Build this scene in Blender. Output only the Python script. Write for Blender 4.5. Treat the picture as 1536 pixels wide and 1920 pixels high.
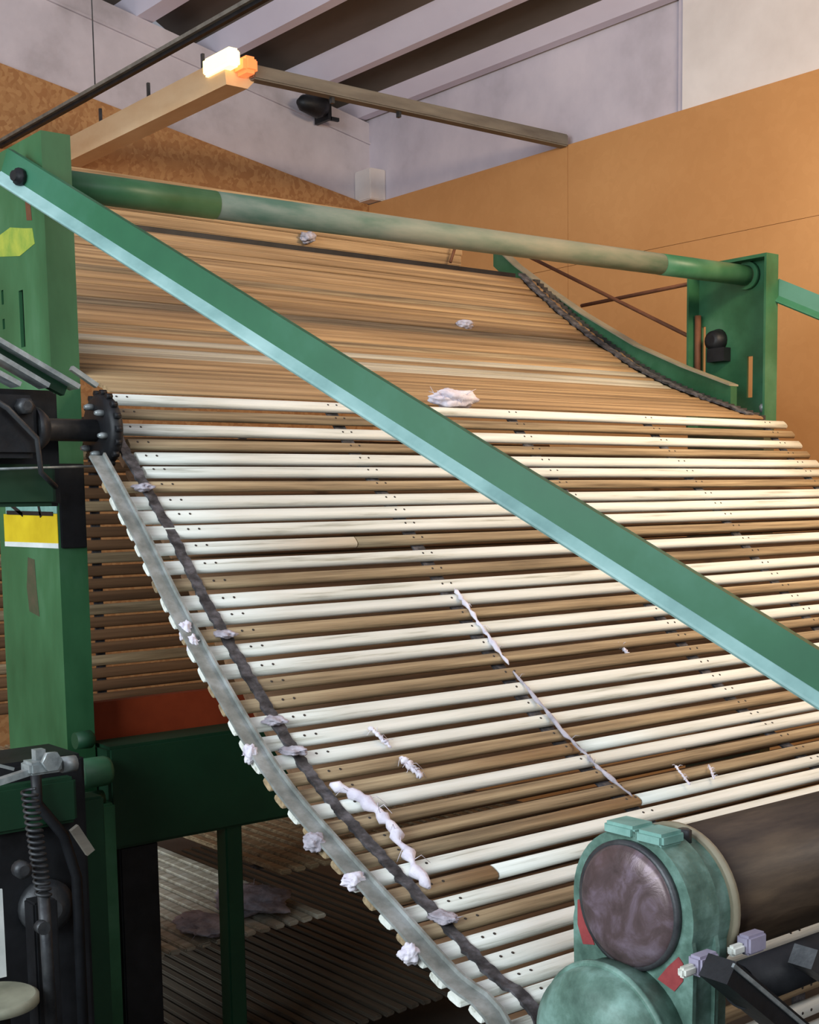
import bpy, bmesh, math, random
from mathutils import Vector, Matrix
random.seed(7)
for o in list(bpy.data.objects): bpy.data.objects.remove(o)
SC = bpy.context.scene
COL = SC.collection

# ------------------------------------------------------------------ camera
cam_d = bpy.data.cameras.new('camera')
cam = bpy.data.objects.new('camera', cam_d); COL.objects.link(cam)
SC.camera = cam
YAW, PITCH, ROLL = 0.67364368, -0.10799834, 0.01543743
fwd = Vector((math.sin(YAW)*math.cos(PITCH), math.cos(YAW)*math.cos(PITCH), math.sin(PITCH)))
rt = Vector((math.cos(YAW), -math.sin(YAW), 0)); dn = fwd.cross(rt)
r2 = rt*math.cos(ROLL)+dn*math.sin(ROLL); d2 = dn*math.cos(ROLL)-rt*math.sin(ROLL)
cam.matrix_world = Matrix(((r2.x, -d2.x, -fwd.x, 0), (r2.y, -d2.y, -fwd.y, 0), (r2.z, -d2.z, -fwd.z, 1.7), (0, 0, 0, 1)))
cam_d.sensor_fit = 'VERTICAL'; cam_d.sensor_height = 36
cam_d.lens = 36*2500/1920
cam_d.shift_y = (1210-960)/1920
cam_d.clip_start = 0.05

# ------------------------------------------------------------------ world, lights, exposure
w = bpy.data.worlds.new('world'); SC.world = w; w.use_nodes = True
w.node_tree.nodes['Background'].inputs[0].default_value = (0.80, 0.84, 0.95, 1)
w.node_tree.nodes['Background'].inputs[1].default_value = 0.30

def area(name, loc, target, sx, sy, power, col):
    l = bpy.data.lights.new(name, 'AREA'); l.shape = 'RECTANGLE'; l.size = sx; l.size_y = sy
    l.energy = power; l.color = col
    o = bpy.data.objects.new(name, l); COL.objects.link(o); o.location = loc
    o.rotation_euler = (Vector(target)-Vector(loc)).to_track_quat('-Z', 'Y').to_euler()
    return o
area('window_daylight', (-3.3, 1.5, 2.9), (2.4, 3.0, 2.2), 4.8, 2.4, 330, (0.84, 0.94, 1.0))
area('added_front_fill', (1.0, -2.6, 3.6), (2.6, 3.0, 1.2), 3.5, 1.2, 52, (0.93, 0.97, 1.0))  # added fill for the slats; no roof window known behind the camera
area('warm_hall_lamp', (3.4, 1.0, 3.35), (4.8, 3.2, 2.0), 1.4, 0.3, 80, (1.0, 0.76, 0.50))
SC.view_settings.view_transform = 'Standard'
SC.view_settings.look = 'None'
SC.view_settings.exposure = 0.0
SC.view_settings.gamma = 1.0
SC.view_settings.use_curve_mapping = False

# ------------------------------------------------------------------ materials
def srgb(r, g, b):
    f = lambda c: (c/255/12.92) if c/255 <= 0.04045 else ((c/255+0.055)/1.055)**2.4
    return (f(r), f(g), f(b), 1)
MATS = {}
def mat(name, cols, scale=(4, 4, 4), rough=0.6, metal=0.0, bump=0.15, detail=6, pos=None, rnd=0.0, spec=0.4, bscale=None, dist=0.0):
    """noise driven colour ramp of the given sRGB stops"""
    m = bpy.data.materials.new(name); m.use_nodes = True; MATS[name] = m
    nt = m.node_tree; N = nt.nodes; L = nt.links; b = N['Principled BSDF']
    tc = N.new('ShaderNodeTexCoord'); mp = N.new('ShaderNodeMapping'); mp.inputs['Scale'].default_value = scale
    L.new(tc.outputs['Object'], mp.inputs['Vector'])
    nz = N.new('ShaderNodeTexNoise'); nz.inputs['Scale'].default_value = 1.0; nz.inputs['Detail'].default_value = detail
    nz.inputs['Roughness'].default_value = 0.6; nz.inputs['Distortion'].default_value = dist
    if rnd:
        oi = N.new('ShaderNodeObjectInfo'); ad = N.new('ShaderNodeVectorMath'); ad.operation = 'MULTIPLY_ADD'
        ad.inputs[0].default_value = (37, 91, 53)
        cb = N.new('ShaderNodeCombineXYZ')
        for i in range(3): L.new(oi.outputs['Random'], cb.inputs[i])
        L.new(cb.outputs[0], ad.inputs[1]); L.new(mp.outputs[0], ad.inputs[2]); L.new(ad.outputs[0], nz.inputs['Vector'])
    else: L.new(mp.outputs[0], nz.inputs['Vector'])
    rp = N.new('ShaderNodeValToRGB'); n = len(cols)
    pos = pos or [0.3+0.4*i/max(1, n-1) for i in range(n)]
    while len(rp.color_ramp.elements) < n: rp.color_ramp.elements.new(0.5)
    for e, c, p in zip(rp.color_ramp.elements, cols, pos): e.position = p; e.color = srgb(*c)
    L.new(nz.outputs['Fac'], rp.inputs[0])
    out = rp.outputs[0]
    if rnd:
        hs = N.new('ShaderNodeHueSaturation'); mr = N.new('ShaderNodeMapRange')
        mr.inputs['To Min'].default_value = 1-rnd; mr.inputs['To Max'].default_value = 1+rnd
        L.new(oi.outputs['Random'], mr.inputs['Value']); L.new(mr.outputs[0], hs.inputs['Value']); L.new(out, hs.inputs['Color']); out = hs.outputs[0]
    L.new(out, b.inputs['Base Color'])
    b.inputs['Roughness'].default_value = rough; b.inputs['Metallic'].default_value = metal
    b.inputs['Specular IOR Level'].default_value = spec
    if bump:
        bn = N.new('ShaderNodeBump'); bn.inputs['Strength'].default_value = bump; bn.inputs['Distance'].default_value = 0.01
        L.new(nz.outputs['Fac'], bn.inputs['Height']); L.new(bn.outputs[0], b.inputs['Normal'])
    return m

def osb(name, c1, c2, c3, scale, mixf=0.5):
    m = bpy.data.materials.new(name); m.use_nodes = True; nt = m.node_tree; N = nt.nodes; L = nt.links; b = N['Principled BSDF']
    tc = N.new('ShaderNodeTexCoord'); nz = N.new('ShaderNodeTexNoise'); nz.inputs['Scale'].default_value = 6; nz.inputs['Detail'].default_value = 3
    mx = N.new('ShaderNodeVectorMath'); mx.operation = 'MULTIPLY_ADD'; mx.inputs[1].default_value = (.12, .12, .12)
    L.new(tc.outputs['Object'], nz.inputs['Vector']); L.new(nz.outputs['Color'], mx.inputs[0]); L.new(tc.outputs['Object'], mx.inputs[2])
    vo = N.new('ShaderNodeTexVoronoi'); vo.inputs['Scale'].default_value = scale; L.new(mx.outputs[0], vo.inputs['Vector'])
    rp = N.new('ShaderNodeValToRGB'); rp.color_ramp.elements.new(0.5)
    for e, c, p in zip(rp.color_ramp.elements, (c1, c2, c3), (0.1, 0.5, 0.9)): e.position = p; e.color = srgb(*c)
    sp = N.new('ShaderNodeSeparateColor'); L.new(vo.outputs['Color'], sp.inputs[0]); L.new(sp.outputs[0], rp.inputs[0])
    n2 = N.new('ShaderNodeTexNoise'); n2.inputs['Scale'].default_value = 0.9; n2.inputs['Detail'].default_value = 4; L.new(tc.outputs['Object'], n2.inputs['Vector'])
    r2_ = N.new('ShaderNodeValToRGB')
    for e, c, p in zip(r2_.color_ramp.elements, ((215, 200, 180), (255, 255, 255)), (0.35, 0.65)): e.position = p; e.color = srgb(*c)
    L.new(n2.outputs[0], r2_.inputs[0])
    mm = N.new('ShaderNodeMix'); mm.data_type = 'RGBA'; mm.blend_type = 'MULTIPLY'; mm.inputs[0].default_value = mixf
    L.new(rp.outputs[0], mm.inputs[6]); L.new(r2_.outputs[0], mm.inputs[7]); L.new(mm.outputs[2], b.inputs['Base Color'])
    b.inputs['Roughness'].default_value = 0.7
    return m

M = dict(
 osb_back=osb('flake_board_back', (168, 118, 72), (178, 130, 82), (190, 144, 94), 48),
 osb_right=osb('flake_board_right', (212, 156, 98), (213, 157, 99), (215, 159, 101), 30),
 concrete=mat('lilac_grey_concrete', [(176, 168, 176), (205, 196, 206), (222, 212, 220)], (1.5, 1.5, 1.5), 0.85, bump=0.1),
 concrete_pale=mat('pale_concrete', [(215, 205, 200), (238, 230, 226)], (2, 2, 2), 0.85, bump=0.05),
 girder=mat('girder_concrete', [(170, 162, 166), (200, 192, 198), (214, 206, 212)], (2.5, 2.5, 2.5), 0.85, bump=0.1),
 ceiling=mat('ceiling_concrete', [(212, 202, 216), (234, 226, 238)], (1.2, .6, 1.2), 0.85, bump=0.05),
 recess_shade=mat('dark_brown_recess_shade', [(82, 72, 62), (112, 100, 92)], (2, .5, 2), 0.85, bump=0.05),  # shade of the roof recesses put into the colour
 stain=mat('brown_green_stain_and_shade', [(62, 72, 50), (84, 76, 58)], (30, 30, 30), 0.6),  # stain on the left post, painted shade on the right one
 dim=mat('shaded_grey_brown_slat', [(66, 60, 52), (98, 90, 78)], (40, 2, 40), 0.8, rnd=.12),  # shade under the machine put into the slat colour
 floor=mat('dark_concrete_floor', [(52, 50, 48), (86, 82, 76)], (2, 2, 2), 0.8),
 green=mat('worn_green_paint', [(30, 74, 46), (52, 102, 70), (82, 128, 98)], (3, 3, 3), 0.42, bump=0.08, pos=[.3, .5, .72]),
 green_post=mat('green_post_paint', [(34, 80, 48), (54, 104, 68), (88, 134, 102)], (3, 3, 1.2), 0.45, bump=0.06, pos=[.3, .5, .72]),
 green_dark=mat('dark_green_paint', [(10, 44, 25), (18, 62, 38)], (3, 3, 3), 0.55, bump=0.05),
 green_brace=mat('brace_green_paint', [(30, 84, 56), (40, 98, 66), (62, 116, 92)], (2.2, 2.2, 2.2), 0.4, bump=0.05),
 teal_lip=mat('lit_pale_teal_paint', [(84, 120, 118), (134, 172, 168), (172, 206, 203)], (3, 3, 3), 0.5, bump=0.1),  # paler than the web: light on the lip put into its colour
 tube=mat('dust_coated_green_tube', [(78, 104, 88), (118, 128, 114), (150, 146, 130)], (2.2, 9, 9), 0.6, bump=0.1, pos=[.3, .45, .65]),
 teal=mat('chipped_teal_paint', [(56, 82, 72), (88, 118, 106), (126, 160, 150)], (16, 16, 16), 0.5, bump=0.3, pos=[.3, .5, .7]),
 teal_light=mat('light_teal_paint', [(100, 144, 134), (136, 178, 168)], (20, 20, 20), 0.5, bump=0.2),
 red=mat('red_paint', [(120, 44, 48), (160, 70, 70)], (20, 20, 20), 0.6),
 glass_disc=mat('greasy_metal_cover', [(74, 62, 60), (100, 84, 86), (136, 120, 134)], (14, 14, 14), 0.3, 0.3, bump=0.15, dist=1.0),
 steel=mat('dusty_grey_steel', [(108, 112, 108), (138, 142, 138), (168, 172, 172)], (22, 22, 22), 0.55, 0.25, bump=0.2),
 black=mat('oily_black_steel', [(16, 17, 20), (36, 38, 42)], (12, 12, 12), 0.5, 0.2, bump=0.2),
 dark_metal=mat('dark_grey_metal', [(44, 46, 50), (80, 82, 84)], (18, 18, 18), 0.45, 0.4, bump=0.2),
 bright_metal=mat('bright_worn_metal', [(120, 128, 130), (178, 186, 186)], (30, 30, 30), 0.4, 0.4, bump=0.2),
 leather=mat('linty_grey_strap', [(40, 38, 40), (70, 68, 70), (116, 114, 120)], (30, 40, 40), 0.9, bump=0.5, pos=[.35, .5, .75]),
 roller=mat('worn_brown_roller', [(44, 34, 27), (72, 58, 46), (98, 80, 62)], (3, 16, 16), 0.38, 0.15, bump=0.1),
 rim=mat('dull_beige_rim', [(128, 122, 100), (158, 150, 128)], (10, 10, 10), 0.5),
 cream=mat('cream_painted_slat', [(160, 160, 146), (216, 219, 210), (231, 234, 227)], (3, 60, 60), 0.5, bump=0.25, pos=[.28, .42, .6], rnd=0.05),
 brown=mat('bare_brown_wood', [(104, 88, 66), (152, 132, 102), (184, 164, 130)], (2.5, 70, 70), 0.65, bump=0.4, rnd=0.14),
 tan=mat('tan_wood', [(116, 92, 64), (162, 133, 97), (190, 160, 120)], (1.2, 60, 60), 0.7, bump=0.4, rnd=0.12),
 greywood=mat('bleached_grey_wood', [(150, 140, 120), (188, 182, 164), (206, 204, 190)], (1.5, 50, 50), 0.7, bump=0.3, rnd=0.06),
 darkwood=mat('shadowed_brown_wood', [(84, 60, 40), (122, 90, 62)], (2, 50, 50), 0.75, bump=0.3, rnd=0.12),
 rivet=mat('dark_rivet', [(40, 36, 34), (60, 56, 52)], rough=0.5),
 lint=mat('white_lilac_lint', [(196, 190, 206), (236, 232, 240)], (25, 25, 25), 0.95, bump=0.6, spec=0.1),
 greylint=mat('grey_lint', [(138, 134, 142), (196, 190, 200)], (30, 30, 30), 0.95, bump=0.8, spec=0.1),
 yellow=mat('yellow_tape', [(196, 168, 24), (226, 200, 40)], (8, 8, 8), 0.5),
 yellow_paint=mat('yellow_green_paint_mark', [(120, 150, 60), (176, 180, 70)], (20, 20, 20), 0.6),
 white=mat('white_paper', [(196, 204, 200), (228, 232, 230)], (10, 10, 10), 0.6),
 orange=mat('orange_red_plate', [(126, 46, 22), (168, 70, 36)], (6, 6, 6), 0.55),
 rust=mat('rusty_brown_rod', [(88, 52, 34), (120, 76, 50)], (10, 10, 10), 0.7),
 trunk=mat('grey_brown_trunking', [(98, 92, 84), (132, 126, 114)], (3, 20, 20), 0.6),
 lamp_body=mat('tan_lamp_body', [(222, 182, 136), (242, 212, 170)], (6, 2, 6), 0.45, bump=0.03),
 lilac=mat('lilac_plastic', [(140, 134, 156), (176, 170, 190)], (10, 10, 10), 0.5),
 disc_beige=mat('beige_disc', [(120, 122, 104), (158, 158, 138)], (10, 10, 10), 0.5),
)
def emis(name, col, s):
    m = bpy.data.materials.new(name); m.use_nodes = True; b = m.node_tree.nodes['Principled BSDF']
    b.inputs['Base Color'].default_value = srgb(*col); b.inputs['Emission Color'].default_value = srgb(*col); b.inputs['Emission Strength'].default_value = s
    return m
M['lamp_glow'] = emis('warm_lamp_glow', (255, 226, 160), 2.2)
M['lamp_orange'] = emis('orange_lamp_glow', (255, 140, 78), 0.75)

# ------------------------------------------------------------------ mesh helpers
def B(): return bmesh.new()
def frame(d, up=(0, 0, 1)):
    d = Vector(d).normalized(); up = Vector(up)
    if abs(d.dot(up)) > 0.98: up = Vector((0, 1, 0))
    s = d.cross(up).normalized(); u = s.cross(d).normalized()
    return d, s, u
def box(bm, a, b, mi=0, bev=0.0):
    a = Vector(a); b = Vector(b)
    vs = [bm.verts.new((x, y, z)) for x in (a.x, b.x) for y in (a.y, b.y) for z in (a.z, b.z)]
    fs = []
    for q in ((0, 1, 3, 2), (4, 6, 7, 5), (0, 4, 5, 1), (2, 3, 7, 6), (0, 2, 6, 4), (1, 5, 7, 3)):
        f = bm.faces.new([vs[i] for i in q]); f.material_index = mi; fs.append(f)
    if bev:
        r = bmesh.ops.bevel(bm, geom=list({e for f in fs for e in f.edges}), offset=bev, segments=2, affect='EDGES')
        for f in r['faces']: f.material_index = mi
def bar(bm, p, q, w_, h_, up=(0, 0, 1), mi=0):
    """square bar from p to q, w_ sideways, h_ along up"""
    p = Vector(p); q = Vector(q); d, s, u = frame(q-p, up)
    poly = [(-w_/2, -h_/2), (w_/2, -h_/2), (w_/2, h_/2), (-w_/2, h_/2)]
    loft(bm, [[P+s*a+u*b for a, b in poly] for P in (p, q)], mi)
def loft(bm, rings, mi=0, caps=True, closed=True, smooth=False):
    R = [[bm.verts.new(v) for v in r] for r in rings]; n = len(R[0])
    for a, b in zip(R[:-1], R[1:]):
        for i in range(n if closed else n-1):
            f = bm.faces.new((a[i], a[(i+1) % n], b[(i+1) % n], b[i])); f.material_index = mi; f.smooth = smooth
    if caps and closed:
        for r in (R[0][::-1], R[-1]):
            f = bm.faces.new(r); f.material_index = mi
    return R
def tube(bm, pts, r, seg=14, mi=0, caps=True):
    pts = [Vector(p) for p in pts]; rr = r if isinstance(r, (list, tuple)) else [r]*len(pts)
    rings = []
    _, s0, u0 = frame(pts[1]-pts[0])
    for i, p in enumerate(pts):
        d = (pts[min(i+1, len(pts)-1)]-pts[max(i-1, 0)]).normalized()
        s = (s0-d*s0.dot(d)).normalized(); u = s.cross(d); s0 = s
        rings.append([p+(s*math.cos(2*math.pi*k/seg)+u*math.sin(2*math.pi*k/seg))*rr[i] for k in range(seg)])
    loft(bm, rings, mi, caps, True, True)
def prism(bm, poly, axis, a, b, mi=0):
    """poly of 2D points extruded along axis: X -> (y,z), Y -> (x,z), Z -> (x,y)"""
    def P(u, v, t): return {'X': (t, u, v), 'Y': (u, t, v), 'Z': (u, v, t)}[axis]
    loft(bm, [[Vector(P(u, v, t)) for u, v in poly] for t in (a, b)], mi)
def lathe(bm, c, axis, prof_, seg=32, mi=0, squash=1.0):
    """prof_ of (t, r) along axis through c"""
    c = Vector(c); d, s, u = frame(axis)
    loft(bm, [[c+d*t+(s*math.cos(2*math.pi*k/seg)+u*math.sin(2*math.pi*k/seg)*squash)*max(r, 1e-4) for k in range(seg)] for t, r in prof_], mi, True, True, True)
def plate_holes(bm, y0, y1, z0, z1, x0, x1, holes, mi=0):
    """plate lying in a YZ plane with rectangular through slots"""
    ys = sorted({y0, y1, *[h[0] for h in holes], *[h[1] for h in holes]}); zs = sorted({z0, z1, *[h[2] for h in holes], *[h[3] for h in holes]})
    V = {}
    def v(x, y, z):
        k = (x, y, z)
        if k not in V: V[k] = bm.verts.new(k)
        return V[k]
    def solid(i, j):
        if i < 0 or j < 0 or i >= len(ys)-1 or j >= len(zs)-1: return False
        cy, cz = (ys[i]+ys[i+1])/2, (zs[j]+zs[j+1])/2
        return not any(h[0] < cy < h[1] and h[2] < cz < h[3] for h in holes)
    for i in range(len(ys)-1):
        for j in range(len(zs)-1):
            if not solid(i, j): continue
            a, b_, c, d = ys[i], ys[i+1], zs[j], zs[j+1]
            quads = [[(x0, a, c), (x0, a, d), (x0, b_, d), (x0, b_, c)], [(x1, a, c), (x1, b_, c), (x1, b_, d), (x1, a, d)]]
            if not solid(i-1, j): quads.append([(x0, a, c), (x1, a, c), (x1, a, d), (x0, a, d)])
            if not solid(i+1, j): quads.append([(x0, b_, c), (x0, b_, d), (x1, b_, d), (x1, b_, c)])
            if not solid(i, j-1): quads.append([(x0, a, c), (x0, b_, c), (x1, b_, c), (x1, a, c)])
            if not solid(i, j+1): quads.append([(x0, a, d), (x1, a, d), (x1, b_, d), (x0, b_, d)])
            for q in quads: f = bm.faces.new([v(*p) for p in q]); f.material_index = mi

def obj(name, bm, m, parent=None, origin=None):
    bmesh.ops.recalc_face_normals(bm, faces=bm.faces)
    o0 = Vector(parent.location) if parent is not None else (Vector(origin) if origin is not None else Vector((0, 0, 0)))
    if parent is not None and parent.parent is not None: o0 = Vector(parent.parent.location)+o0
    if origin is not None and parent is not None: o0 = Vector(origin)
    me = bpy.data.meshes.new(name)
    bmesh.ops.translate(bm, verts=bm.verts, vec=-o0)
    bm.to_mesh(me); bm.free()
    for mm in (m if isinstance(m, (list, tuple)) else [m]): me.materials.append(M[mm] if isinstance(mm, str) else mm)
    o = bpy.data.objects.new(name, me); COL.objects.link(o)
    if parent is not None:
        o.parent = parent
        base = Vector(parent.location) + (Vector(parent.parent.location) if parent.parent is not None else Vector((0, 0, 0)))
        o.location = o0-base
    else: o.location = o0
    return o
def tag(o, label=None, cat=None, group=None, kind=None):
    if label: o['label'] = label
    if cat: o['category'] = cat
    if group: o['group'] = group
    if kind: o['kind'] = kind
    return o
def thing(name, label, cat, loc=(0, 0, 0), group=None):
    o = bpy.data.objects.new(name, None); COL.objects.link(o); o.location = loc; o.empty_display_size = 0.1
    return tag(o, label, cat, group)

# ------------------------------------------------------------------ the setting
bm = B(); box(bm, (-4, -4, -0.1), (5.4, 7.1, 0)); tag(obj('floor', bm, 'floor'), 'dark dusty concrete hall floor', 'floor', kind='structure')
# flake board lining of the right wall: sheets with thin joints
bm = B()
XR, ZT = 5.1, 3.51
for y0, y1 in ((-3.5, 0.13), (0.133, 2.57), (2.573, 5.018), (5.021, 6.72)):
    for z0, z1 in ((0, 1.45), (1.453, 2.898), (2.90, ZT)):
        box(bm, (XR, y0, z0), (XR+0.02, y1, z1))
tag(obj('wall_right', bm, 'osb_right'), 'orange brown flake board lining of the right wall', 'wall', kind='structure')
bm = B(); box(bm, (5.14, -3.5, 0), (5.35, 7.0, 4.09))
for y in (1.6, 4.3): box(bm, (5.125, y-0.012, 3.4), (5.16, y+0.012, 4.05))
tag(obj('wall_right_upper', bm, 'concrete'), 'bare lilac grey concrete wall above the flake board', 'wall', kind='structure')
bm = B(); box(bm, (5.115, 0.4, 3.4), (5.14, 4.28, 4.03))
tag(obj('trim_1', bm, 'concrete_pale'), 'pale concrete wall panel at upper right', 'wall panel', kind='structure')
# back wall lining, sloping top
def ztop(x): return 3.51+(5.1-x)*0.178
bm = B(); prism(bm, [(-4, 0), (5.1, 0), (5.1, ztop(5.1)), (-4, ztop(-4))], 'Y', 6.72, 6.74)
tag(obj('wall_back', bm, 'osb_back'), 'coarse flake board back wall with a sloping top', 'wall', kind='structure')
def gtop(x): return 3.99+(5.235-x)*0.2
bm = B(); prism(bm, [(-4, ztop(-4)-0.05), (5.14, ztop(5.14)-0.05), (5.14, gtop(5.14)), (-4, gtop(-4))], 'Y', 6.76, 7.0)
prism(bm, [(-4, gtop(-4)-0.13), (5.14, gtop(5.14)-0.13), (5.14, gtop(5.14)-0.118), (-4, gtop(-4)-0.118)], 'Y', 6.745, 6.77)
tag(obj('trim_2', bm, 'girder'), 'sloping pale concrete girder above the back wall', 'girder', kind='structure')
# ribbed concrete roof, profile in XZ run along Y
prof = [(5.36, 4.05), (5.14, 4.05), (5.14, 4.075), (5.10, 4.075), (5.12, 4.025), (5.06, 4.028), (4.99, 4.10), (4.80, 4.26), (4.72, 4.27), (4.70, 4.10), (4.65, 4.105),
        (4.56, 4.225), (4.30, 4.33), (4.22, 4.36), (4.16, 4.20), (4.10, 4.205), (4.05, 4.32), (3.80, 4.46), (3.72, 4.47), (3.68, 4.31), (3.58, 4.32),
        (3.54, 4.42), (3.3, 4.55), (3.2, 4.58), (3.16, 4.41), (3.06, 4.42), (3.0, 4.54), (2.6, 4.72), (-4, 6.0)]
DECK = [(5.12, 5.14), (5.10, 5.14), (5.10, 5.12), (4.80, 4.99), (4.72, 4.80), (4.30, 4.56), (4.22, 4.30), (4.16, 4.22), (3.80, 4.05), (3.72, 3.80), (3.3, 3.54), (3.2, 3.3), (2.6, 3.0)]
poly = prof + [(-4, 6.2), (5.36, 5.0)]
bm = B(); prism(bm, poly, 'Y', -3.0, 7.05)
bm.normal_update()
for f in bm.faces:      # shade between the ribs, painted in as dark brown
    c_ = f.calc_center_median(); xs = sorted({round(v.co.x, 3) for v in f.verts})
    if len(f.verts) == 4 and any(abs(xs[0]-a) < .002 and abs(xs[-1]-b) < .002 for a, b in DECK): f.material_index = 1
tag(obj('ceiling', bm, ['ceiling', 'recess_shade']), 'pale ribbed concrete roof slabs', 'ceiling', kind='structure')
bm = B(); box(bm, (5.02, 6.60, 3.515), (5.14, 6.76, 3.70), bev=0.006)
tag(obj('trim_3', bm, 'concrete_pale'), 'small white corbel in the back corner', 'corbel', kind='structure')
# dark hollow fitting beneath the ribs
t = thing('roof_bracket', 'black bracket fixed to the top of the back girder', 'bracket', (4.68, 6.62, 3.93))
bm = B(); lathe(bm, (4.62, 6.62, 4.0), (1, 0, 0), [(-0.10, 0.015), (-0.07, 0.045), (0.04, 0.07), (0.09, 0.05)], 14); obj('housing', bm, 'black', t)
bm = B(); box(bm, (4.72, 6.60, 3.93), (4.745, 6.74, 4.06)); box(bm, (4.74, 6.6, 3.93), (4.80, 6.62, 3.95)); obj('hook', bm, 'black', t)

# ------------------------------------------------------------------ lighting trunking, lamp
t = thing('ceiling_trunking', 'long grey brown trunking running across to the right wall', 'trunking', (3.25, 5.04, 3.53))
bm = B(); box(bm, (3.2, 5.01, 3.50), (5.098, 5.07, 3.56), bev=0.006); obj('channel', bm, 'trunk', t)
bm = B()
for x in (3.62, 4.0): box(bm, (x, 5.03, 3.475), (x+0.015, 5.05, 3.50))
obj('clip', bm, 'dark_metal', t)
t = thing('lamp', 'long tan strip lamp with a glowing orange near end', 'lamp', (3.15, 5.9, 3.55))
bm = B(); prism(bm, [(3.085, 3.465), (3.19, 3.465), (3.235, 3.51), (3.20, 3.575), (3.075, 3.575)], 'Y', 5.05, 6.70); obj('housing', bm, 'lamp_body', t)
bm = B(); box(bm, (3.055, 4.98, 3.525), (3.12, 5.2, 3.60), bev=0.012); tag(obj('bulb', bm, 'lamp_glow', t), 'glowing yellow white bulb')
bm = B(); box(bm, (3.125, 4.96, 3.505), (3.195, 5.06, 3.575), bev=0.015); tag(obj('end_cap', bm, 'lamp_orange', t), 'glowing orange end cap')
for y in (5.25, 5.75, 6.25): bm = B(); box(bm, (3.09, y, 3.574), (3.102, y+0.015, 3.645)); obj('hanger', bm, 'dark_metal', t)
t = thing('cable_rail', 'thin black cable rail above the strip lamp', 'cable rail', (2.76, 5, 3.5))
bm = B(); box(bm, (2.75, 2.6, 3.50), (2.77, 6.71, 3.514)); obj('rail', bm, 'black', t)
bm = B(); box(bm, (2.735, 2.6, 3.515), (2.785, 6.71, 3.53)); obj('cover', bm, 'trunk', t)
bm = B(); tube(bm, [(2.76, 5.62, 3.531), (2.76, 5.62, 4.6)], 0.003, 6); obj('hanger_wire', bm, 'dark_metal', t)

# ------------------------------------------------------------------ machine frame
FR = thing('machine_frame', 'green painted steel frame of the lapping machine with two posts and a long diagonal brace', 'machine frame', (2.7, 3.18, 0))
YP0, YP1, PZ = 3.0, 3.36, 2.56
TH = 0.009
def post(side):
    bm = B()
    if side < 0:   # web outside, on the left
        plate_holes(bm, YP0+TH, YP1-TH, 0, PZ, 1.333, 1.333+TH, [(3.142, 3.168, 2.085, 2.22), (3.262, 3.276, 2.20, 2.235), (3.262, 3.276, 2.14, 2.165), (3.262, 3.276, 2.07, 2.10)])
        box(bm, (1.333, YP0, 0), (1.405, YP0+TH, PZ)); box(bm, (1.333, YP1-TH, 0), (1.405, YP1, PZ))
        box(bm, (1.342, YP0+TH, PZ-0.012), (1.405, YP1-TH, PZ))
    else:
        plate_holes(bm, YP0+TH, YP1-TH, 1.95, PZ, 4.12-TH, 4.12, [(3.318, 3.335, 2.16, 2.34), (3.10, 3.125, 2.06, 2.21)])
        box(bm, (4.05, YP0, 1.95), (4.12, YP0+TH, PZ)); box(bm, (4.05, YP1-TH, 1.95), (4.12, YP1, PZ))
        box(bm, (4.05, YP0+TH, PZ-0.012), (4.12-TH, YP1-TH, PZ))
    return obj('post', bm, 'green_post' if side < 0 else 'green', FR, origin=(1.37 if side < 0 else 4.08, 3.18, 0))
PL = post(-1); PR = post(1)
def on_post(name, bm, m, p=PL, lab=None):
    o0 = Vector(FR.location)+Vector(p.location)
    bmesh.ops.recalc_face_normals(bm, faces=bm.faces); bmesh.ops.translate(bm, verts=bm.verts, vec=-o0)
    me = bpy.data.meshes.new(name); bm.to_mesh(me); bm.free(); me.materials.append(M[m])
    o = bpy.data.objects.new(name, me); COL.objects.link(o); o.parent = p
    if lab: o['label'] = lab
    return o
bm = B(); box(bm, (1.3315, 3.0, 1.612), (1.3335, 3.325, 1.682)); on_post('tape', bm, 'yellow', lab='yellow tape band')
bm = B(); box(bm, (1.3312, 3.0, 1.600), (1.3337, 3.325, 1.612)); on_post('tape_edge', bm, 'white', lab='white lower edge of the tape')
bm = B(); box(bm, (1.3314, 3.0, 1.683), (1.3336, 3.31, 1.712)); on_post('old_label', bm, 'teal_light', lab='torn pale label above the tape')
bm = B()
for a in ((3.09, 1.675, 3.11, 1.72), (3.2, 1.68, 3.30, 1.715), (3.02, 1.682, 3.3, 1.686)):
    bar(bm, (1.3305, a[0], a[1]), (1.3305, a[2], a[3]), 0.002, 0.010)
on_post('tape_scrawl', bm, 'black', lab='dark streaks across the torn label')
bm = B(); prism(bm, [(3.06, 2.315), (3.15, 2.30), (3.30, 2.32), (3.33, 2.36), (3.20, 2.375), (3.12, 2.36), (3.07, 2.352)], 'X', 1.3322, 1.3332); on_post('paint_mark', bm, 'yellow_paint', lab='yellow green paint mark')
bm = B(); prism(bm, [(3.13, 1.43), (3.19, 1.44), (3.20, 1.50), (3.185, 1.575), (3.145, 1.57), (3.14, 1.5)], 'X', 1.3322, 1.3332); on_post('stain', bm, 'stain', lab='faint reddish brown stain')
bm = B(); prism(bm, [(3.07, 2.37), (3.10, 2.375), (3.105, 2.43), (3.085, 2.44), (3.075, 2.41)], 'X', 1.3322, 1.3332); on_post('stain', bm, 'rust', lab='rusty streak below the brace')
bm = B(); lathe(bm, (4.095, 3.26, 2.28), (1, 0, 0), [(-0.03, 0.02), (-0.02, 0.035), (0.0, 0.04), (0.014, 0.045)], 18); box(bm, (4.07, 3.20, 2.20), (4.11, 3.28, 2.25))
on_post('bearing', bm, 'black', PR, 'black bearing inside the channel')
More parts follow.
